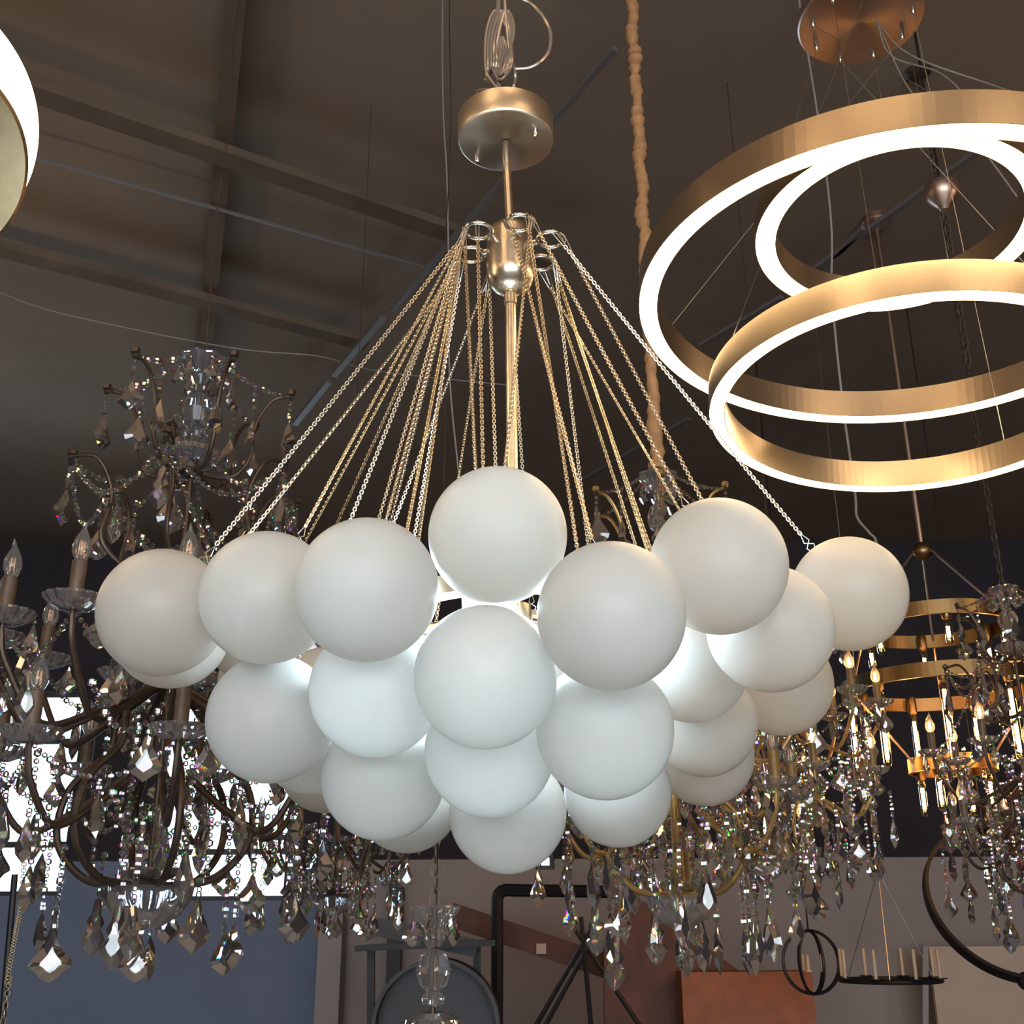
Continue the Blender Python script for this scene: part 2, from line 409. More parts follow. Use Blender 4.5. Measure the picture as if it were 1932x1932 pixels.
# hub
hb = hubp
hr = .034
prof = [(.009, -.068), (.011, -.066)]
for i in range(9): q = R_(-80+80*i/8); prof.append((hr*math.cos(q)**.8 if i < 8 else hr, -.030+.034*math.sin(q)))
prof += [(hr, .03)]
for i in range(1, 8): q = R_(90*i/7); prof.append((hr-.016+.016*math.cos(q)-(.012*max(0, i-5)/2), .030+.016*math.sin(q)))
hub = lat('hub', prof, hb, M_['nickel'], root, 48)
for a, rc in ringc:
    d = Vector((math.cos(a), math.sin(a), 0)); s = Vector((-d.y, d.x, 0))
    er = MB(O).tube([rc+(d*math.cos(q)+s*math.sin(q))*.019 for q in [2*PI*i/28 for i in range(28)]], .0032, 10, closed=True)
    er.tube([hb+d*.030+Vector((0, 0, .012)), rc-d*.019], .0055, 12)
    er.build('chain_ring', M_['chrome'], root, True)
# rods
canp = PY(954, 268, YA+.005); 
MB(O).tube([hb+Vector((0, 0, .04)), canp+Vector((0, 0, -.002))], .0066, 20).build('upper_rod', M_['nickel'], root, True)
led0 = PY(969, 1172, YA)
lowtop = hb+Vector((0, 0, -.060))
lr = MB(O).tube([lowtop, led0+Vector((0, 0, -.02))], .0076, 20)
lr.tube([lowtop+Vector((0, 0, .0)), lowtop+Vector((0, 0, -.022))], .0094, 20)
lr.build('lower_rod', M_['nickel'], root, True)
# canopy
can = lat('canopy', [(.001, 0), (.068, 0), (.0705, .0012), (.0715, .004), (.0715, .040), (.069, .042), (.001, .042)], canp, M_['spun'], root, 96)
for px, py in ((1010, 250), (901, 298)):
    k = PH(px, py, canp.z-CAMZ-.006)
    MB(O).lathe([(.0045, .008), (.0045, -.006), (.0035, -.009), (.0001, -.0095)], 14, k).build('knob', M_['chrome'], can, True)
# looped clear power cord above the canopy
cb = MB(O); tp = canp+Vector((0, 0, .042))
def cp(px, py, dy=0): return PY(px, py, YA+dy)
for k in range(5):
    o = k*5
    cb.tube(curve([cp(948+k*2, 178), cp(925-o*.5, 150, .01*k), cp(916+o, 125), cp(918+o, 60+o), cp(935+o, 20), cp(958+o*.6, 60), cp(966-o, 120+o, -.01), cp(945, 150-o*1.5, -.005), cp(930+o, 128), cp(935+o, 92), cp(945+k, 70)], 6), .0025, 7)
cb.tube(curve([cp(952, 178), cp(968, 165, .01), cp(972, 140), cp(962, 100), cp(955, 40), cp(950, -40)], 6), .003, 7)
cb.tube(curve([cp(972, 131), cp(1000, 128), cp(1025, 112), cp(1038, 88), cp(1035, 50), cp(1005, 10), cp(960, -10)], 6), .003, 7)
cb.tube(curve([cp(898, 186, -.03), cp(900, 172), cp(915, 168), cp(935, 172)], 5), .0012, 6)
cb.build('power_cord', M_['cord'], root, True)
MB(O).tube([tp+Vector((-.01, 0, -.001)), PY(940, -60, YA), Vector((tp.x-.01, tp.y, CZ))], .004, 8).build('suspension_cable', M_['cord'], root, True)
# central light: ring with strip and upright lamps
lr_ = .15
rg = lat('light_ring', [(lr_-.012, 0), (lr_, 0), (lr_, .022), (lr_-.012, .022)], led0, M_['brass'], root, 96, closed=True)
lat('led_strip', [(lr_-.012, -.0045), (lr_-.001, -.0045), (lr_-.001, -.0005), (lr_-.012, -.0005)], led0, M_['ledcool'], rg, 96, closed=True)
sp = MB(O)
for k in range(3):
    a = R_(30+120*k); sp.tube([led0+Vector((0, 0, .008)), led0+Vector((lr_*math.cos(a)*.95, lr_*math.sin(a)*.95, .010))], .005, 10)
sp.lathe([(.001, -.02), (.022, -.02), (.024, 0), (.022, .02), (.001, .02)], 24, led0)
sp.build('spoke_frame', M_['nickel'], rg, True)
for k, (x, y, z) in enumerate(((912, 1137, -.03), (1105, 1165, -.10), (735, 1128, -.10), (940, 1240, -.04))):
    bpos = PY(x, y, YA+z)
    lb = MB(O).lathe([(.001, -.035), (.018, -.034), (.025, -.022), (.0265, 0), (.0265, .02), (.021, .030), (.001, .031)], 24, bpos).build('lamp_bulb', M_['ledcool'], root, True)
    MB(O).tube([bpos+Vector((0, 0, -.034)), bpos.lerp(led0, .6)+Vector((0, 0, -.03)), led0], .006, 8).build('lamp_holder', M_['nickel'], lb, True)

# ---------------------------------------------------------------- the three-ring LED chandelier
def tilted(sx, sy):
    e1 = Vector((1, 0, sx)).normalized(); n = Vector((-sx, -sy, 1)).normalized(); e2 = n.cross(e1)
    return Matrix((e1, e2, n)).transposed()
cpos = PH(1625, 40, 1.66)
R3 = empty('ring_chandelier', cpos, 'three brass rings with glowing undersides hanging at different heights from a round copper plate', 'chandelier')
O3 = Vector(cpos)
def led_ring(c, R, tlt, w, h, off=0):
    M = tilted(*tlt); t = .0012
    c = Vector(c)
    fr = MB(O3).lathe([(R-w, .0), (R-w, h), (R, h), (R, 0), (R-t, 0), (R-t, .006), (R-w+t, .006), (R-w+t, 0)], 160, c, M=M, closed=True)
    f = fr.build('ring_frame', M_['brass'], R3)
    MB(O3).lathe([(R-w+t, .005), (R-w+t, .0005), (R-w/2, -.001), (R-t, .0005), (R-t, .005)], 160, c, M=M, closed=True).build('led_diffuser', M_['led'], f, True)
    return c, M, f
RA = led_ring((.600, 1.502, .900+CAMZ), .40, (-.071, -.033), .030, .052)
RB = led_ring((.548, 1.341, .923+CAMZ), .197, (-.045, -.071), .030, .045)
RC = led_ring((.602, 1.517, .732+CAMZ), .30, (-.059, -.061), .024, .048)
MB(O3).lathe([(.001, 0), (.118, 0), (.121, .003), (.121, .022), (.118, .025), (.001, .025)], 64, O3).build('ceiling_plate', M_['spuncopper'], R3, True)
def rpt(ring, R, deg, z=.05):
    c, M, _ = ring; a = R_(deg); return c + M @ Vector((R*math.cos(a), R*math.sin(a), z))
ppt = []
for k in range(9):
    a = R_(20+40*k); q = O3+Vector((.095*math.cos(a), .095*math.sin(a), 0)); ppt.append(q)
    MB(O3).lathe([(.0045, 0), (.0045, -.010), (.002, -.014), (.0001, -.0145)], 12, q).build('cable_gripper', M_['chrome'], R3, True)
k = 0
for ring, R, degs in ((RA, .385, (150, 250, 20)), (RB, .185, (200, 320, 80)), (RC, .288, (175, 262, 40))):
    for d in degs:
        MB(O3).tube([ppt[k]+Vector((0, 0, -.01)), rpt(ring, R, d)], .0007, 5).build('steel_cable', M_['wire'], R3); k += 1
for ring, R, d, s in ((RA, .385, 285, .06), (RC, .288, 300, .02), (RB, .185, 290, .03)):
    b = rpt(ring, R, d); a = O3+Vector((.03, .0, 0)); m_ = a.lerp(b, .5)+Vector((s, 0, -s))
    MB(O3).tube(curve([a, a.lerp(b, .3)+Vector((-.02, 0, -.03)), m_, b], 8), .0013, 6).build('power_cord', M_['whitecord'], R3, True)
MB(O3).tube([O3+Vector((0, 0, .02)), Vector((O3.x, O3.y, CZ))], .004, 8).build('suspension_cable', M_['wire'], R3)

# ---------------------------------------------------------------- the ring lamp cut by the left edge
dc = PZ(-184, 304, 1.30); db = PZ(-227, 234, 1.385)
RD = empty('ring_lamp', dc, 'brass disc lamp with a glowing rim at the left edge of the picture', 'lamp')
ax = (db-dc).normalized(); e1 = (rt-ax*rt.dot(ax)).normalized(); e2 = ax.cross(e1); ln = (db-dc).length
MD = Matrix((e1, e2, ax)).transposed()
MB(dc).lathe([(.001, 0), (.136, 0), (.141, .004), (.141, ln-.004), (.001, ln-.004)], 120, dc, M=MD).build('brass_drum', M_['brass3'], RD, True)
MB(dc).lathe([(.140, 0), (.186, 0), (.190, .004), (.190, .016), (.140, .016)], 120, db, M=MD, closed=True).build('led_diffuser', M_['led'], RD, True)
MB(dc).lathe([(.001, .017), (.186, .017), (.186, .026), (.001, .026)], 120, db, M=MD).build('back_plate', M_['brass'], RD, True)
MB(dc).tube([db+ax*.02, Vector((db.x+ax.x*.02, db.y+ax.y*.02, CZ))], .002, 6).build('steel_cable', M_['wire'], RD)

# ---------------------------------------------------------------- crystal chandeliers
def drop_mb(outline, L, th):
    mb = MB(); pts = [(x*L, z*L) for x, z in outline]; full = pts + [(-x, z) for x, z in pts[-2:0:-1]]
    n = len(full); cz = -.62*L
    g = [Vector((x, 0, z-.016)) for x, z in full]; vs = g[:]; fs = []
    for s in (1, -1):
        b = len(vs); vs += [Vector((x*.5, s*th*L, cz+(z-cz)*.5-.016)) for x, z in full]
        for i in range(n):
            j = (i+1) % n; q = [(i, j, b+i), (j, b+j, b+i)] if i % 2 else [(i, j, b+j), (i, b+j, b+i)]
            fs += q if s < 0 else [t[::-1] for t in q]
        fs.append(tuple(b+i for i in (range(n) if s < 0 else range(n-1, -1, -1))))
    mb.add(vs, fs); mb.bead((0, 0, -.009), .0075)
    return mb
OUT = [
    [(0, 0), (.07, -.06), (.12, -.25), (.27, -.50), (.36, -.66), (.31, -.78), (.14, -.90), (0, -1)],
    [(0, 0), (.06, -.08), (.11, -.30), (.19, -.55), (.21, -.70), (.12, -.86), (0, -1)],
    [(0, 0), (.05, -.1), (.16, -.33), (.40, -.60), (.42, -.70), (.26, -.80), (.18, -.90), (0, -1)],
    [(0, 0), (.07, -.06), (.10, -.30), (.17, -.42), (.12, -.52), (.22, -.72), (.12, -.9), (0, -1)],
]
DMB = [drop_mb(o, l, t) for o, l, t in ((OUT[0], .098, .13), (OUT[1], .108, .10), (OUT[2], .092, .12), (OUT[3], .120, .09))]
dropm = {key: [d.mesh('crystal_drop', M_[key]) for d in DMB] for key in ('clear', 'smoky')}
def scal(n, amp): return lambda q, i, N: 1+amp*math.cos(n*q)*(i/(N-1))
def pan_mesh(m):   # pressed glass drip pan, thin but solid
    n = 48; up_ = [(.012, 0), (.024, .002), (.040, .010), (.050, .021)]; lo = [(.051, .017), (.041, .005), (.024, -.003), (.012, -.004)]
    return MB().lathe(up_+lo, n, mod=lambda q, i, N: 1+.045*math.cos(16*q)*(1 if i in (2, 3, 4, 5) else .2), closed=True).mesh('drip_pan', m)
def tube_mesh(name, m, r=.0125, h=.085):
    return MB().lathe([(.001, 0), (r, 0), (r*.97, h*.4), (r*1.02, h*.7), (r, h-.002), (r*.8, h), (.001, h)], 16).mesh(name, m, True)
def bulb_mesh(m):
    mb = MB(); pr = [(.008, 0), (.011, .004), (.0155, .014), (.0165, .022), (.0145, .034), (.0095, .046), (.0045, .056), (.0022, .066), (.0006, .072)]
    n = 14; vs = []
    for i, (r, z) in enumerate(pr):
        off = .004*max(0, (z-.045)/.027)**1.5
        vs += [Vector((r*math.cos(2*PI*k/n)+off, r*math.sin(2*PI*k/n), z)) for k in range(n)]
    mb.add(vs, [(i*n+k, i*n+(k+1) % n, (i+1)*n+(k+1) % n, (i+1)*n+k) for i in range(len(pr)-1) for k in range(n)])
    return mb.mesh('bulb', m, True)
def fil_mesh(m):
    mb = MB()
    for k in range(4):
        a = PI/2*k+.4; mb.tube([(.0045*math.cos(a), .0045*math.sin(a), .010), (.004*math.cos(a), .004*math.sin(a), .034)], .0011, 5)
    return mb.mesh('filament', m)
PM = {'clear': pan_mesh(M_['cglass']), 'smoky': pan_mesh(M_['sglass'])}
BM = bulb_mesh(M_['bulb'])
def swag(a, b, sag, n):
    a = Vector(a); b = Vector(b); return [a.lerp(b, i/n)-Vector((0, 0, sag*4*(i/n)*(1-i/n))) for i in range(n+1)]
def pol(r, deg, z): return Vector((r*math.cos(R_(deg)), r*math.sin(R_(deg)), z))

def crystal_chandelier(name, label, loc, s, key, armm, sleevem, film, seed, rz=0, tiers='CABUML', hang=None, bowl=True, drops_long=24, extra=40, chainlen=None, nu=7, offu=12, dsc=1, uz=.465):
    rnd = random.Random(seed)
    rt_ = empty(name, loc, label, 'chandelier', None, rz, s)
    cm = M_[key]; gm = M_['cglass' if key == 'clear' else 'sglass']
    sleeve = tube_mesh('candle_sleeve', sleevem); fil = fil_mesh(film)
    cnt = [0, 0]; more_d = MB(); more_b = MB()
    def drop(p, kinds=(0, 1, 2, 3), sc=1):
        cnt[0] += 1; kd = rnd.choice(kinds); e = (rnd.uniform(-.06, .06), rnd.uniform(-.06, .06), rnd.uniform(0, PI)); sc *= dsc*rnd.uniform(.8, 1.08)
        if cnt[0] > 100:
            m = Matrix.Rotation(e[2], 3, 'Z')*sc; more_d.add([m @ v + Vector(p) for v in DMB[kd].v], DMB[kd].f); return
        link('crystal_drop', dropm[key][kd], rt_, p, e, sc)
    def strand(pts, r=.0062):
        cnt[1] += 1
        mb = MB() if cnt[1] <= 100 else more_b; L = [0]
        for i in range(1, len(pts)): L.append(L[-1]+(pts[i]-pts[i-1]).length)
        n = max(2, int(L[-1]/(r*1.95))); j = 0
        for k in range(n+1):
            d = L[-1]*k/n
            while j < len(pts)-2 and L[j+1] < d: j += 1
            t = (d-L[j])/max(1e-6, L[j+1]-L[j])
            mb.bead(pts[j].lerp(pts[j+1], t), r*(1.15 if k % 4 == 0 else .85), rnd.random())
        if cnt[1] <= 100: mb.build('bead_strand', cm, rt_)
    def vstring(p, ln, kinds=(0, 1, 2, 3), r=.0062):
        e = p-Vector((0, 0, ln)); strand([p, e], r); drop(e, kinds)
    top = 1.06
    st = MB()
    st.tube([(0, 0, -.05), (0, 0, top)], .006, 10); 
    for z in (.40, .60, .80, .30): st.lathe([(.001, z-.012), (.02, z-.010), (.026, z), (.02, z+.010), (.001, z+.012)], 16)
    if bowl: st.lathe([(.001, -.004), (.055, -.006), (.060, .0), (.055, .006), (.001, .006)], 32)
    st.build('stem', armm, rt_, True)
    if 'C' in tiers:     # glass crown, balls and dish on the stem
        MB().lathe([(.014, .985), (.015, 1.00), (.022, 1.02), (.038, 1.042), (.050, 1.060), (.048, 1.064), (.035, 1.047), (.018, 1.024), (.010, 1.00), (.009, .985)], 48, mod=lambda q, i, N: 1+.10*math.cos(8*q)*(1 if 2 < i < 7 else 0), closed=True).build('glass_crown', gm, rt_)
        MB().lathe([(.012, .90), (.026, .912), (.035, .94), (.026, .968), (.012, .98), (.008, .975), (.008, .905)], 24, mod=lambda q, i, N: 1+.04*math.cos(8*q), closed=True).build('glass_ball', gm, rt_)
        MB().lathe([(.010, .872), (.022, .878), (.025, .888), (.018, .898), (.010, .9), (.008, .9), (.008, .872)], 24, closed=True).build('glass_ball', gm, rt_)
        MB().lathe([(.008, .86), (.030, .862), (.055, .850), (.060, .838), (.040, .818), (.012, .806), (.009, .810), (.036, .824), (.052, .838), (.008, .852)], 48, mod=lambda q, i, N: 1+.03*math.cos(16*q+i*.4), closed=True).build('glass_dish', gm, rt_)
        for k in range(6):
            a = 60*k+15; drop(pol(.046, a, 1.050), (0, 2), .6)
    def arm(prof, deg, r=.0065, n=6, nmn='arm', mat_=None, taper=.75):
        pts = curve([(p[0], 0, p[1]) for p in prof], n)
        o = MB().tube(pts, [r*(1-(1-taper)*i/len(pts)) for i in range(len(pts))], 8)
        o.bead(pts[-1]+Vector((0, 0, .006)), .011)
        return o.build(nmn, mat_ or armm, rt_, True, rot=(0, 0, R_(deg)))
    if 'A' in tiers:
        for k in range(6):
            a = 60*k+5; arm([(.02, .80), (.08, .795), (.115, .84), (.12, .91), (.15, .97), (.19, .985)], a, .0052, nmn='crown_arm')
            tip = pol(.19, a, .98); strand(swag(pol(.048, a, 1.05), tip, .012, 10)); vstring(tip, .04, (0, 2))
            m_ = pol(.115, a, 1.0); vstring(m_, .06, (0, 2, 1))
            
    if 'B' in tiers:
        for k in range(6):
            a = 60*k+35; arm([(.02, .60), (.10, .58), (.16, .63), (.15, .72), (.185, .79), (.235, .785)], a, .0055, nmn='crown_arm')
            tip = pol(.235, a, .78); strand(swag(pol(.055, a, .82), tip, .05, 10)); vstring(tip, .05)
            vstring(pol(.14, a, .76), .04, (0, 1, 2)); strand(swag(tip, pol(.235, a+60, .78), .09, 12))
    def candle_tier(R, z, n, off, zin, rin, dip, nd, lnk):
        pans = []
        for k in range(n):
            a = 360/n*k+off
            ao = arm([(rin, zin), (rin+(R-rin)*.35, zin-dip*.6), (rin+(R-rin)*.7, zin-dip), (R-.015, z-.07), (R, z-.02), (R, z)], a, .0068, nmn='candle_arm', taper=.8)
            pl = (R, 0, z); link('drip_pan', PM[key], ao, pl); link('candle_sleeve', sleeve, ao, (R, 0, z-.001))
            b = link('bulb', BM, ao, (R, 0, z+.083), (0, 0, rnd.random()*6)); link('filament', fil, ao, (R, 0, z+.083))
            pans.append((a, pol(R, a, z)))
            for q in range(nd):
                g = 360/nd*q+30; p = pol(R, a, z+.014)+pol(.050, g, 0); drop(p, (0, 1, 2), .85)
        for k in range(n):
            p, q = pans[k][1], pans[(k+1) % n][1]
            strand(swag(p-Vector((0, 0, .0)), q, lnk, 12))
            vstring((p+q)/2-Vector((0, 0, lnk)), .01)
        return pans
    if 'U' in tiers:
        candle_tier(.32, uz, nu, offu, uz-.065, .02, .10, 2 if nu < 9 else 1, .07)
        for k in range(6): strand(swag(pol(.235, 60*k+35, .77), pol(.33, 360/nu*k+offu, .47), .06, 12))
    if 'L' in tiers:   # lyre shaped arms rising from the bowl
        for k in range(6):
            a = 60*k
            arm([(.045, .0), (.12, .015), (.175, .08), (.165, .17), (.10, .24), (.09, .31), (.03, .36)], a, .0072, nmn='lyre_arm', taper=.9)
            strand(swag(pol(.165, a, .17), pol(.165, a+60, .17), .07, 10))
            strand([pol(.10, a+20, .30), pol(.10, a+20, .02)], .007)
    if 'M' in tiers:
        candle_tier(.29, .22, 7, 35, .19, .06, .10, 2, .06)
    if bowl:
        MB().lathe([(.080, .0), (.076, -.024), (.058, -.050), (.026, -.070), (.010, -.074), (.008, -.068), (.024, -.063), (.053, -.045), (.070, -.022), (.074, .0)], 72, mod=lambda q, i, N: 1+.025*math.cos(14*q+i*.5), closed=True).build('glass_bowl', gm, rt_, True)
        ao = MB().lathe([(.001, .006), (.010, .006), (.010, .012), (.001, .012)], 12).build('candle_base', armm, rt_)
        link('drip_pan', PM[key], ao, (0, 0, .010)); link('candle_sleeve', sleeve, ao, (.018, -.018, .012)); link('bulb', BM, ao, (.018, -.018, .095)); link('filament', fil, ao, (.018, -.018, .095))
        for k in range(3): drop(pol(.012, 120*k+10, -.07), (0, 2), .9)
    for k in range(drops_long):
        a = 360/drops_long*k+rnd.uniform(-5, 5); R = (.16, .26, .33)[k % 3]; z = (.06, .10, .16)[k % 3]
        vstring(pol(R, a, z), rnd.uniform(.06, .13), (0, 1, 2, 3))
    for k in range(extra):
        R = rnd.uniform(.07, .34); a = rnd.uniform(0, 360); z = rnd.uniform(.10, .52) if 'U' in tiers else rnd.uniform(.06, .3)
        vstring(pol(R, a, z), rnd.uniform(.04, .14), (0, 1, 2, 3), .007)
    for k in range(extra//2):
        R = rnd.uniform(.12, .30); a = rnd.uniform(0, 360); z = rnd.uniform(.12, .50) if 'U' in tiers else rnd.uniform(.08, .28)
        strand(swag(pol(R, a, z), pol(rnd.uniform(.12, .30), a+rnd.uniform(25, 60), z+rnd.uniform(-.05, .05)), rnd.uniform(.03, .08), 10), .007)
    if more_d.v: tag(more_d.build('crystal_drop', cm, rt_), kind='stuff')
    if more_b.v: tag(more_b.build('bead_strand', cm, rt_), kind='stuff')
    if hang:             # chain and wire to the ceiling
        h = MB(); z = top; zt = (CZ-loc[2])/s
        n = int((zt-top)/.03) if chainlen is None else int(chainlen/.03)
        for i in range(n):
            g = (i % 2)*PI/2; c = Vector((0, 0, top+.02+i*.03))
            xx = Vector((math.cos(g), math.sin(g), 0)); yy = Vector((-xx.y, xx.x, 0))
            h.add(link_verts(c, Vector((0, 0, 1)), xx, yy, .042, .020, .0022), LF)
        h.tube([Vector((.005*math.sin(i*.9), .005*math.cos(i*1.3), top-.1+(zt-top+.1)*i/24)) for i in range(25)], .0016, 6)
        h.build('hanging_chain', hang, rt_, True)
        MB().lathe([(.001, zt-.03), (.02, zt-.028), (.055, zt-.006), (.06, zt), (.001, zt)], 24).build('ceiling_canopy', hang, rt_, True)
    return rt_

L1p = PY(280, 1672, 2.2)
l1 = crystal_chandelier('crystal_chandelier', 'smoky crystal chandelier with brown candle sleeves and unlit flame bulbs in front of the windows', L1p, 1.045, 'smoky', M_['bronze'], M_['candle'], M_['filcold'], 3, 0, hang=M_['bronze'], chainlen=0, extra=14, nu=11, offu=-71, uz=.43, dsc=.85)
R1p = PY(1284, 1690, 2.75)
r1 = crystal_chandelier('crystal_chandelier', 'clear crystal chandelier with gold arms hanging on a ruched tan chain cover', R1p, 1, 'clear', M_['goldarm'], M_['candlegold'], M_['filcold'], 5, R_(20), hang=None)
# tan ruched chain cover
slv = MB(); zt = CZ-R1p.z; pts = []; rr = []; rnd = random.Random(2)
n = 160
for i in range(n+1):
    z = 1.08+(zt-1.08)*i/n
    pts.append(Vector((.004*math.sin(i*.45), .004*math.cos(i*.37), z))); rr.append(.0175+.0022*math.sin(i*1.9)+.0022*math.sin(i*.67+1)+.0015*math.sin(i*.23)+rnd.uniform(-.0025, .0025))
slv.tube(pts, rr, 14).build('chain_cover', M_['sleeve'], r1, True)
R2p = PY(1988, 1688, 3.45)
r2 = crystal_chandelier('crystal_chandelier', 'dark bronze crystal chandelier with dark candle sleeves cut by the right edge', R2p, .88, 'clear', M_['bronze'], M_['candle'], M_['filwarm'], 9, R_(3), hang=M_['bronze'])
R3p = PY(1503, 1600, 3.5)
r3 = crystal_chandelier('crystal_chandelier', 'clear crystal chandelier with sweeping gold arms behind the right side of the white globes', R3p, .9, 'clear', M_['goldarm'], M_['candlegold'], M_['filwarm'], 11, R_(31), tiers='BUM', hang=None, bowl=True)
link('hanging_chain', MB().tube([(0, 0, 1.08), (0, 0, (CZ-R3p.z)/.9)], .0015, 6).mesh('hanging_chain', M_['bronze']), r3)
L2p = PY(628, 1690, 3.6)
l2 = crystal_chandelier('crystal_chandelier', 'smoky crystal chandelier mostly hidden behind the lower left white globes', L2p, .8, 'smoky', M_['bronze'], M_['candle'], M_['filcold'], 13, R_(11), tiers='M', hang=None, bowl=True, drops_long=20, extra=24)
link('hanging_chain', MB().tube([(0, 0, 1.08), (0, 0, (CZ-L2p.z)/.8)], .0015, 6).mesh('hanging_chain', M_['bronze']), l2)
Mtop = PY(820, 1713, 2.45)
ml = crystal_chandelier('crystal_chandelier', 'clear glass chandelier crown and ball on a chain rising from the bottom edge', Mtop-Vector((0, 0, 1.06)), 1, 'clear', M_['bronze'], M_['candle'], M_['filcold'], 17, R_(5), tiers='CM', hang=M_['bronze'], bowl=True, drops_long=6, extra=0, chainlen=.34)

# ---------------------------------------------------------------- tiered brass ring fixture with tube bulbs
YT = 4.4
tb = PY(1740, 1040, YT)
T = empty('tiered_ring_chandelier', tb, 'three tier brass ring chandelier with long glowing tubular bulbs', 'chandelier')
TO = Vector(tb)
MB(TO).sphere(tb, .040, 28, 16).build('ball', M_['brass2'], T, True)
MB(TO).tube([tb+Vector((0, 0, .035)), Vector((tb.x, tb.y, CZ))], .011, 10).build('rod', M_['copper'], T, True)
MB(TO).lathe([(.001, -.03), (.06, -.03), (.065, -.024), (.065, 0), (.001, 0)], 24, Vector((tb.x, tb.y, CZ))).build('ceiling_canopy', M_['copper'], T, True)
def tier(py, R, hh, nb, off, bl):
    c = Vector((tb.x, tb.y, PY(1745, py, YT).z))
    g = MB(TO).lathe([(R-.012, 0), (R, 0), (R, hh), (R-.012, hh)], 96, c, closed=True).build('ring', M_['brass2'], T)
    for k in range(nb):
        a = R_(off+360/nb*k); p = c+Vector(((R-.03)*math.cos(a), (R-.03)*math.sin(a), hh/2))
        so = MB(TO).lathe([(.001, .03), (.012, .03), (.019, .015), (.019, -.035), (.015, -.045), (.001, -.045)], 14, p)
        so.tube([p+Vector((0, 0, .0)), p+Vector((.02*math.cos(a), .02*math.sin(a), 0))], .006, 6); so = so.build('socket', M_['brass2'], T, True)
        q = p-Vector((0, 0, .045))
        MB(TO).lathe([(.010, 0), (.015, -.012), (.0155, -.03), (.0155, -bl+.015), (.011, -bl+.004), (.0005, -bl)], 14, q).build('tube_bulb', M_['amberbulb'], so, True)
        MB(TO).tube([q-Vector((.004, 0, .03)), q-Vector((.004, 0, bl-.03))], .0028, 6).tube([q-Vector((-.004, 0, .03)), q-Vector((-.004, 0, bl-.03))], .0028, 6).build('filament', M_['filhot'], so)
    return c, R, g
t1 = tier(1192, .30, .055, 6, 20, .10)
t2 = tier(1310, .385, .055, 9, 10, .29)
t3 = tier(1458, .165, .055, 4, 45, .14)
for k in range(3):
    a = R_(120*k+70)
    for (A, RA_), (B, RB_) in (((tb, .035), t1[:2]), (t1[:2], t2[:2]), (t2[:2], t3[:2])):
        MB(TO).tube([A+Vector((RA_*math.cos(a), RA_*math.sin(a), 0)), B+Vector((RB_*math.cos(a)*.97, RB_*math.sin(a)*.97, .03))], .005, 6).build('support_rod', M_['copper'], T, True)

# ---------------------------------------------------------------- ceiling pieces, cables, small fixtures
def ptube(name, pts, r, m, label, cat, group=None):
    o = MB(pts[0]).tube(pts, r, 8).build(name, m, None, True, loc=pts[0]); return tag(o, label, cat, group)
def H(px, py, h=CEILH-.16): return PH(px, py, h)
def conduit(a, b, w, label, h=CEILH-.22, grp=None):
    A, B = PH(*a, h), PH(*b, h); o = MB(A).bar(A, B, w, .02).build('ceiling_conduit', M_['strip'], None, loc=A); tag(o, label, 'conduit', grp)
conduit((1160, 92), (740, 585), .022, 'grey conduit crossing the ceiling behind the nickel rod')
conduit((722, 600), (630, 708), .035, 'short grey conduit on the ceiling left of the chains')
conduit((620, 720), (556, 800), .035, 'lowest pale conduit piece above the smoky crystal chandelier')
conduit((1320, 652), (1475, 560), .02, 'thin grey rod seen inside the largest glowing ring', CEILH-.3)
conduit((1530, 512), (1845, 285), .025, 'long thin grey rod seen inside the smallest glowing ring', CEILH-.3)
conduit((1530, 530), (1628, 430), .02, 'short thin grey rod left of the copper cone canopy', CEILH-.3)
conduit((1100, 905), (1300, 790), .03, 'faint grey rod behind the right chains', CEILH-.2)
ptube('ceiling_cable', curve([H(-60, 530), H(0, 552), H(110, 590), H(345, 640), H(480, 662), H(600, 672), H(700, 698), H(840, 715), H(965, 727)], 6), .004, M_['whitecord'], 'thin pale cable sagging across the ceiling above the smoky chandelier', 'cable')
ptube('ceiling_cable', curve([Vector((PY(835, 40, 2.6).x, 2.6, CZ)), PY(835, 20, 2.6), PY(836, 200, 2.6), PY(843, 330, 2.6), PY(846, 470, 2.6), PY(848, 700, 2.6), PY(862, 860, 2.6), PY(868, 900, 2.6)], 8), .0022, M_['whitecord'], 'thin grey wire hanging straight down left of the nickel rod', 'cable')
# copper cone canopy with a chain
cc = PY(1778, 372, 3.0)
cn = empty('cone_canopy', cc, 'small copper cone canopy with a dark chain, seen through the smallest glowing ring', 'canopy'); 
MB(cc).lathe([(.001, .05), (.050, .045), (.056, .02), (.045, -.01), (.022, -.035), (.012, -.05), (.001, -.05)], 28, cc).build('cone', M_['copper'], cn, True)
MB(cc).tube([cc+Vector((0, 0, .04)), Vector((cc.x, cc.y, CZ))], .004, 6).build('cord', M_['black'], cn)
ch = MB(cc); e = PY(1893, 1105, 3.45); a0 = cc-Vector((0, 0, .05)); nn = int((e-a0).length/.026); t = (e-a0).normalized(); x = t.cross(Vector((0, 1, 0))).normalized(); y = t.cross(x)
nn = int(nn*.45)
for i in range(nn):
    g = (i % 2)*PI/2; xx = x*math.cos(g)+y*math.sin(g); ch.add(link_verts(a0+t*(.026*i+.01), t, xx, t.cross(xx), .036, .018, .002), LF)
ch.build('chain', M_['bronze'], cn, True)
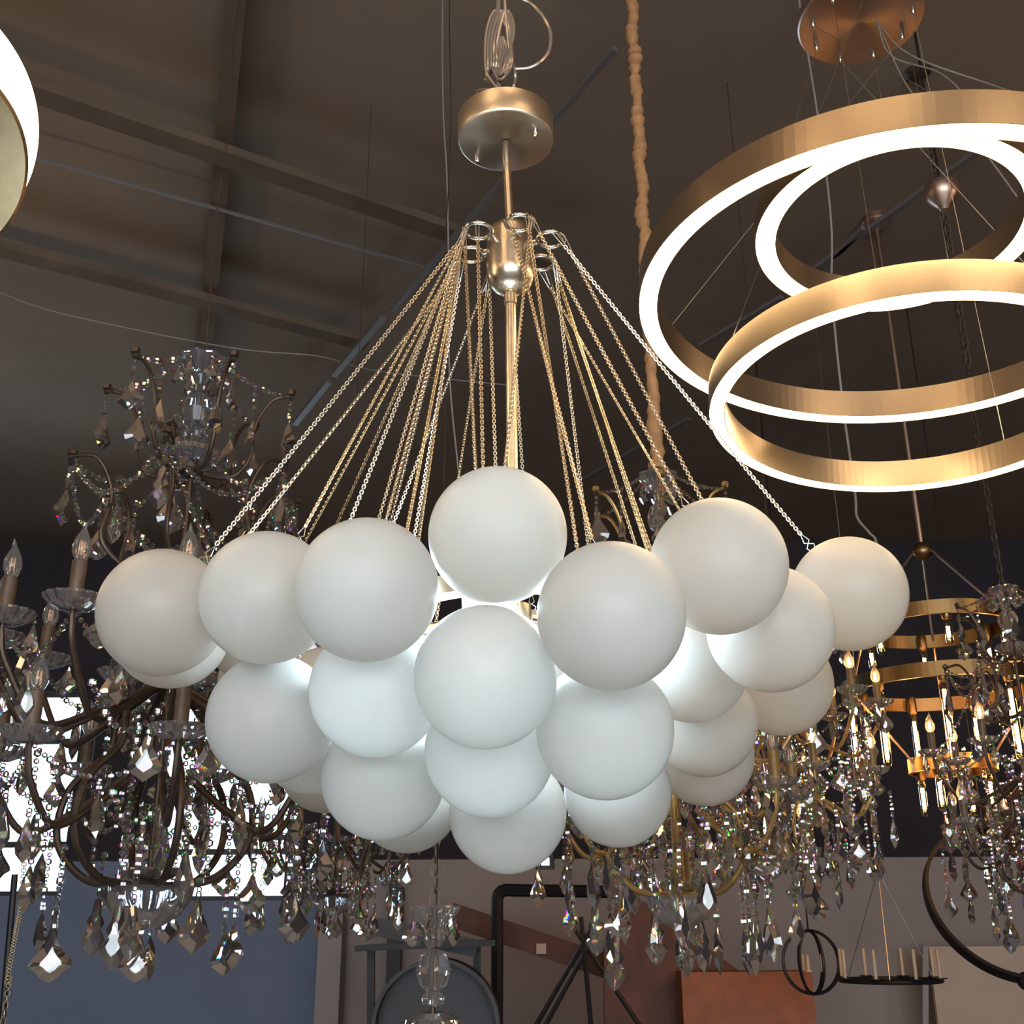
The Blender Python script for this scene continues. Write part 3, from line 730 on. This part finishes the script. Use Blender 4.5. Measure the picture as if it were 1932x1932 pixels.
# cable with glass joint below the rings
ptube('hanging_cable', curve([Vector((PY(1570, 560, 2.3).x-.02, 2.3, CZ)), PY(1555, 300, 2.3), PY(1570, 560, 2.3), PY(1590, 760, 2.3), PY(1613, 928, 2.3), PY(1617, 975, 2.3), PY(1640, 1005, 2.3), PY(1655, 1030, 2.3), PY(1668, 1150, 2.3)], 8), .0028, M_['whitecord'], 'clear cable with a kink hanging above the far right globe', 'cable')

# ---------------------------------------------------------------- things at the back of the showroom, below
def at(px, py, Y): return PY(px, py, Y)
def bx(name, a, b, Y, th, m, label, cat, parent=None, floor=False):
    p, q = at(a[0], a[1], Y), at(b[0], b[1], Y)
    if floor: q.z = 0
    c = (p+q)/2; c.y = Y+th/2
    o = MB(c).box(c, (abs(q.x-p.x), th, abs(q.z-p.z))).build(name, m, parent, loc=c)
    return tag(o, label, cat)
struct(bx('trim_5', (604, 1700), (632, 2050), 8.7, .28, M_['wallpale'], None, None, floor=True))
struct(bx('trim_6', (735, 1625), (748, 2050), 8.8, .18, M_['black'], None, None, floor=True))
# black bent pipe
_p = at(936, 2050, 7); pp = curve([Vector((_p.x, _p.y, 0)), _p, at(938, 1850, 7), at(938, 1715, 7), at(940, 1690, 7), at(952, 1680, 7), at(980, 1680, 7), at(1120, 1682, 7), at(1165, 1684, 7)], 6)
ptube('bent_pipe', pp, .036, M_['black'], 'thick black pipe bending at a right angle under the globes', 'pipe')
# shelf plate with a rail
sh = empty('wall_shelf', at(790, 1785, 6.5), 'dark metal shelf with a raised end below the lower left globes', 'shelf'); so = Vector(sh.location)
MB(so).bar(at(680, 1788, 6.5), at(935, 1778, 6.5), .5, .03).build('board', M_['black'], sh)
MB(so).bar(at(695, 1745, 6.4), at(900, 1790, 6.4), .05, .09).build('rail', M_['steel'], sh)
MB(so).bar(at(700, 1788, 6.5), at(700, 2100, 6.5), .04, .04, (1, 0, 0)).bar(at(900, 1779, 6.5), at(900, 2100, 6.5), .04, .04, (1, 0, 0)).build('leg', M_['black'], sh)
# round duct
dct = at(825, 1935, 6.2)
dd = MB(dct).lathe([(.30, -.15), (.32, -.15), (.32, .15), (.30, .15)], 48, dct, M=Matrix.Rotation(R_(90), 3, 'X'), closed=True).lathe([(.001, 0), (.30, 0), (.30, .01), (.001, .01)], 48, dct, M=Matrix.Rotation(R_(90), 3, 'X')).build('round_duct', M_['steel'], None, loc=dct)
tag(dd, 'round grey metal duct end at the bottom edge beside the black pipe', 'duct')
# sloping timber
o = MB(at(1000, 1790, 7.4)).bar(at(850, 1725, 7.4), at(1180, 1835, 7.4), .10, .14).build('sloping_beam', M_['rust'], None, loc=at(1000, 1790, 7.4)); tag(o, 'dark red brown beam sloping down to the right behind the black pipe', 'beam')
MB(at(1000, 1790, 7.4)).box(at(1021, 1790, 7.33), (.06, .04, .06)).build('junction_box', M_['cream'], o)
# folded black stand
st = empty('folding_stand', at(1105, 1850, 6.0), 'black stand with crossed legs below the right globes', 'stand'); so = Vector(st.location)
for a, b in (((1075, 1850), (1135, 1740)), ((1150, 1850), (1080, 1745)), ((1060, 1850), (1120, 1745)), ((1110, 1880), (1096, 1730))):
    _q = at(*a, 6); _t = at(*b, 6); _q = _q+(_q-_t)*(_q.z/(_t.z-_q.z)); MB(so).tube([_q, _t], .012, 8).build('leg', M_['black'], st, True)
MB(so).tube([at(1098, 1792, 6), at(1130, 1785, 6)], .012, 8).build('crossbar', M_['steel'], st, True)
# red brown boards leaning
bo = MB(at(1300, 1800, 6.6)); P4 = [at(1130, 1930, 6.6), at(1140, 1770, 6.6), at(1215, 1700, 6.6), at(1420, 1850, 6.6), at(1420, 1940, 6.6)]; P4[0].z = 0; P4[-1].z = 0
vs = P4+[p+Vector((0, .06, 0)) for p in P4]; bo.add(vs, [(0, 1, 2, 3, 4), (9, 8, 7, 6, 5)]+[(i, 5+i, 5+(i+1) % 5, (i+1) % 5) for i in range(5)])
tag(bo.build('leaning_board', M_['rust'], None, loc=at(1300, 1800, 6.6)), 'large red brown board standing behind the clear crystal chandelier', 'board')
bx('orange_crate', (1285, 1834), (1538, 1900), 6.3, .2, M_['orange'], 'bright orange crate top at the bottom edge under the crystals', 'crate', floor=True)
# cream panel with frame at the right
cpn = bx('cream_panel', (1752, 1786), (2100, 2100), 8.4, .04, M_['cream'], 'large cream panel leaning at the bottom right corner', 'panel', floor=True)
c0 = at(1745, 1786, 8.38); 
MB(cpn.location).bar(at(1745, 1784, 8.38), at(1745, 2100, 8.38), .03, .04, (1, 0, 0)).build('frame_edge', M_['wallpale'], cpn)
# globe shaped iron cage lamp
cg = at(1530, 1815, 5.5)
cl = empty('cage_lamp', cg, 'round open iron cage chandelier near the bottom edge', 'lamp')
for k in range(4):
    a = R_(45*k+10); MB(cg).tube([cg+Vector((.135*math.cos(q)*math.cos(a), .135*math.cos(q)*math.sin(a), .135*math.sin(q))) for q in [2*PI*i/36 for i in range(36)]], .007, 6, closed=True).build('hoop', M_['black'], cl, True)
MB(cg).tube([cg+Vector((0, 0, .13)), Vector((cg.x, cg.y, CZ))], .004, 6).build('rod', M_['black'], cl)
for k in range(3):
    a = R_(120*k); MB(cg).lathe([(.001, 0), (.02, 0), (.02, .008), (.008, .008), (.008, .07), (.001, .075)], 12, cg+Vector((.05*math.cos(a), .05*math.sin(a), -.04))).build('candle', M_['ivory'], cl, True)
# iron candle chandelier
ci = at(1680, 1850, 5.2)
cc2 = empty('candle_chandelier', ci, 'dark iron ring chandelier with thin ivory candles at the bottom edge', 'chandelier')
MB(ci).tube([ci+Vector((.21*math.cos(q), .21*math.sin(q), 0)) for q in [2*PI*i/40 for i in range(40)]], .009, 8, closed=True).build('ring', M_['black'], cc2, True)
for k in range(8):
    a = R_(45*k+12); p = ci+Vector((.21*math.cos(a), .21*math.sin(a), 0))
    MB(ci).lathe([(.001, .008), (.028, .010), (.028, .014), (.001, .014)], 14, p).build('drip_pan', M_['black'], cc2, True)
    MB(ci).lathe([(.001, .014), (.008, .014), (.008, .125), (.001, .13)], 10, p).build('candle', M_['ivory'], cc2, True)
for k in range(3):
    a = R_(120*k+12); MB(ci).tube([ci+Vector((.21*math.cos(a), .21*math.sin(a), 0)), ci+Vector((0, 0, .45))], .0022, 5).build('wire', M_['wire'], cc2)
MB(ci).tube([ci+Vector((0, 0, .45)), Vector((ci.x, ci.y, CZ))], .0022, 5).build('wire', M_['wire'], cc2)
# big dark hoop at the right
hc = at(1905, 1700, 4.9); tl = Matrix.Rotation(R_(-14), 3, 'X')
hp_ = hc
hp = MB(hc).lathe([(.33, -.025), (.345, -.025), (.345, .025), (.33, .025)], 80, hc, M=Matrix.Rotation(R_(62), 3, 'X'), closed=True).build('dark_hoop', M_['black'], None, True, loc=hc)
tag(hp, 'wide black iron hoop curving behind the bronze chandelier at the right edge', 'hoop')
MB(hc).tube([hc+Vector((0, .16, .3)), Vector((hc.x, hc.y+.16, CZ))], .003, 6).build('rod', M_['black'], hp)
MB(hc).sphere(hc+Matrix.Rotation(R_(62), 3, 'X') @ Vector((-.05, -.34, 0)), .035, 16, 10).build('knob', M_['black'], hp, True)
# standing pole and chain at lower left
o = ptube('floor_lamp_pole', [at(28, 1650, 3.2), at(8, 1880, 3.2), at(-12, 2100, 3.2)], .009, M_['black'], 'thin dark blue pole at the lower left edge', 'pole')
for nm_, pts_, lb in (('pull_chain', [(50, 1560), (40, 1700), (28, 1770), (14, 1850), (0, 1960)], 'thin golden chain hanging beside the dark pole at the lower left edge'),):
    P = [at(x, y, 3.0) for x, y in pts_]; P.append(Vector((P[-1].x-.05, 3.0, .0))); P = curve(P, 26); cm_ = MB(P[0])
    for i in range(len(P)-1):
        t = (P[i+1]-P[i]).normalized(); x = t.cross(Vector((0, 1, 0))).normalized(); y = t.cross(x); g = (i % 2)*1.2
        xx = x*math.cos(g)+y*math.sin(g); cm_.add(link_verts((P[i]+P[i+1])/2, t, xx, t.cross(xx), (P[i+1]-P[i]).length*1.4, .012, .0015), LF)
    tag(cm_.build(nm_, M_['brass3'], None, True, loc=P[0]), lb, 'chain')

# ---------------------------------------------------------------- view
sc = bpy.context.scene
sc.view_settings.view_transform = 'Standard'; sc.view_settings.look = 'None'
sc.view_settings.exposure = 0.25; sc.view_settings.gamma = 1; sc.view_settings.use_curve_mapping = False
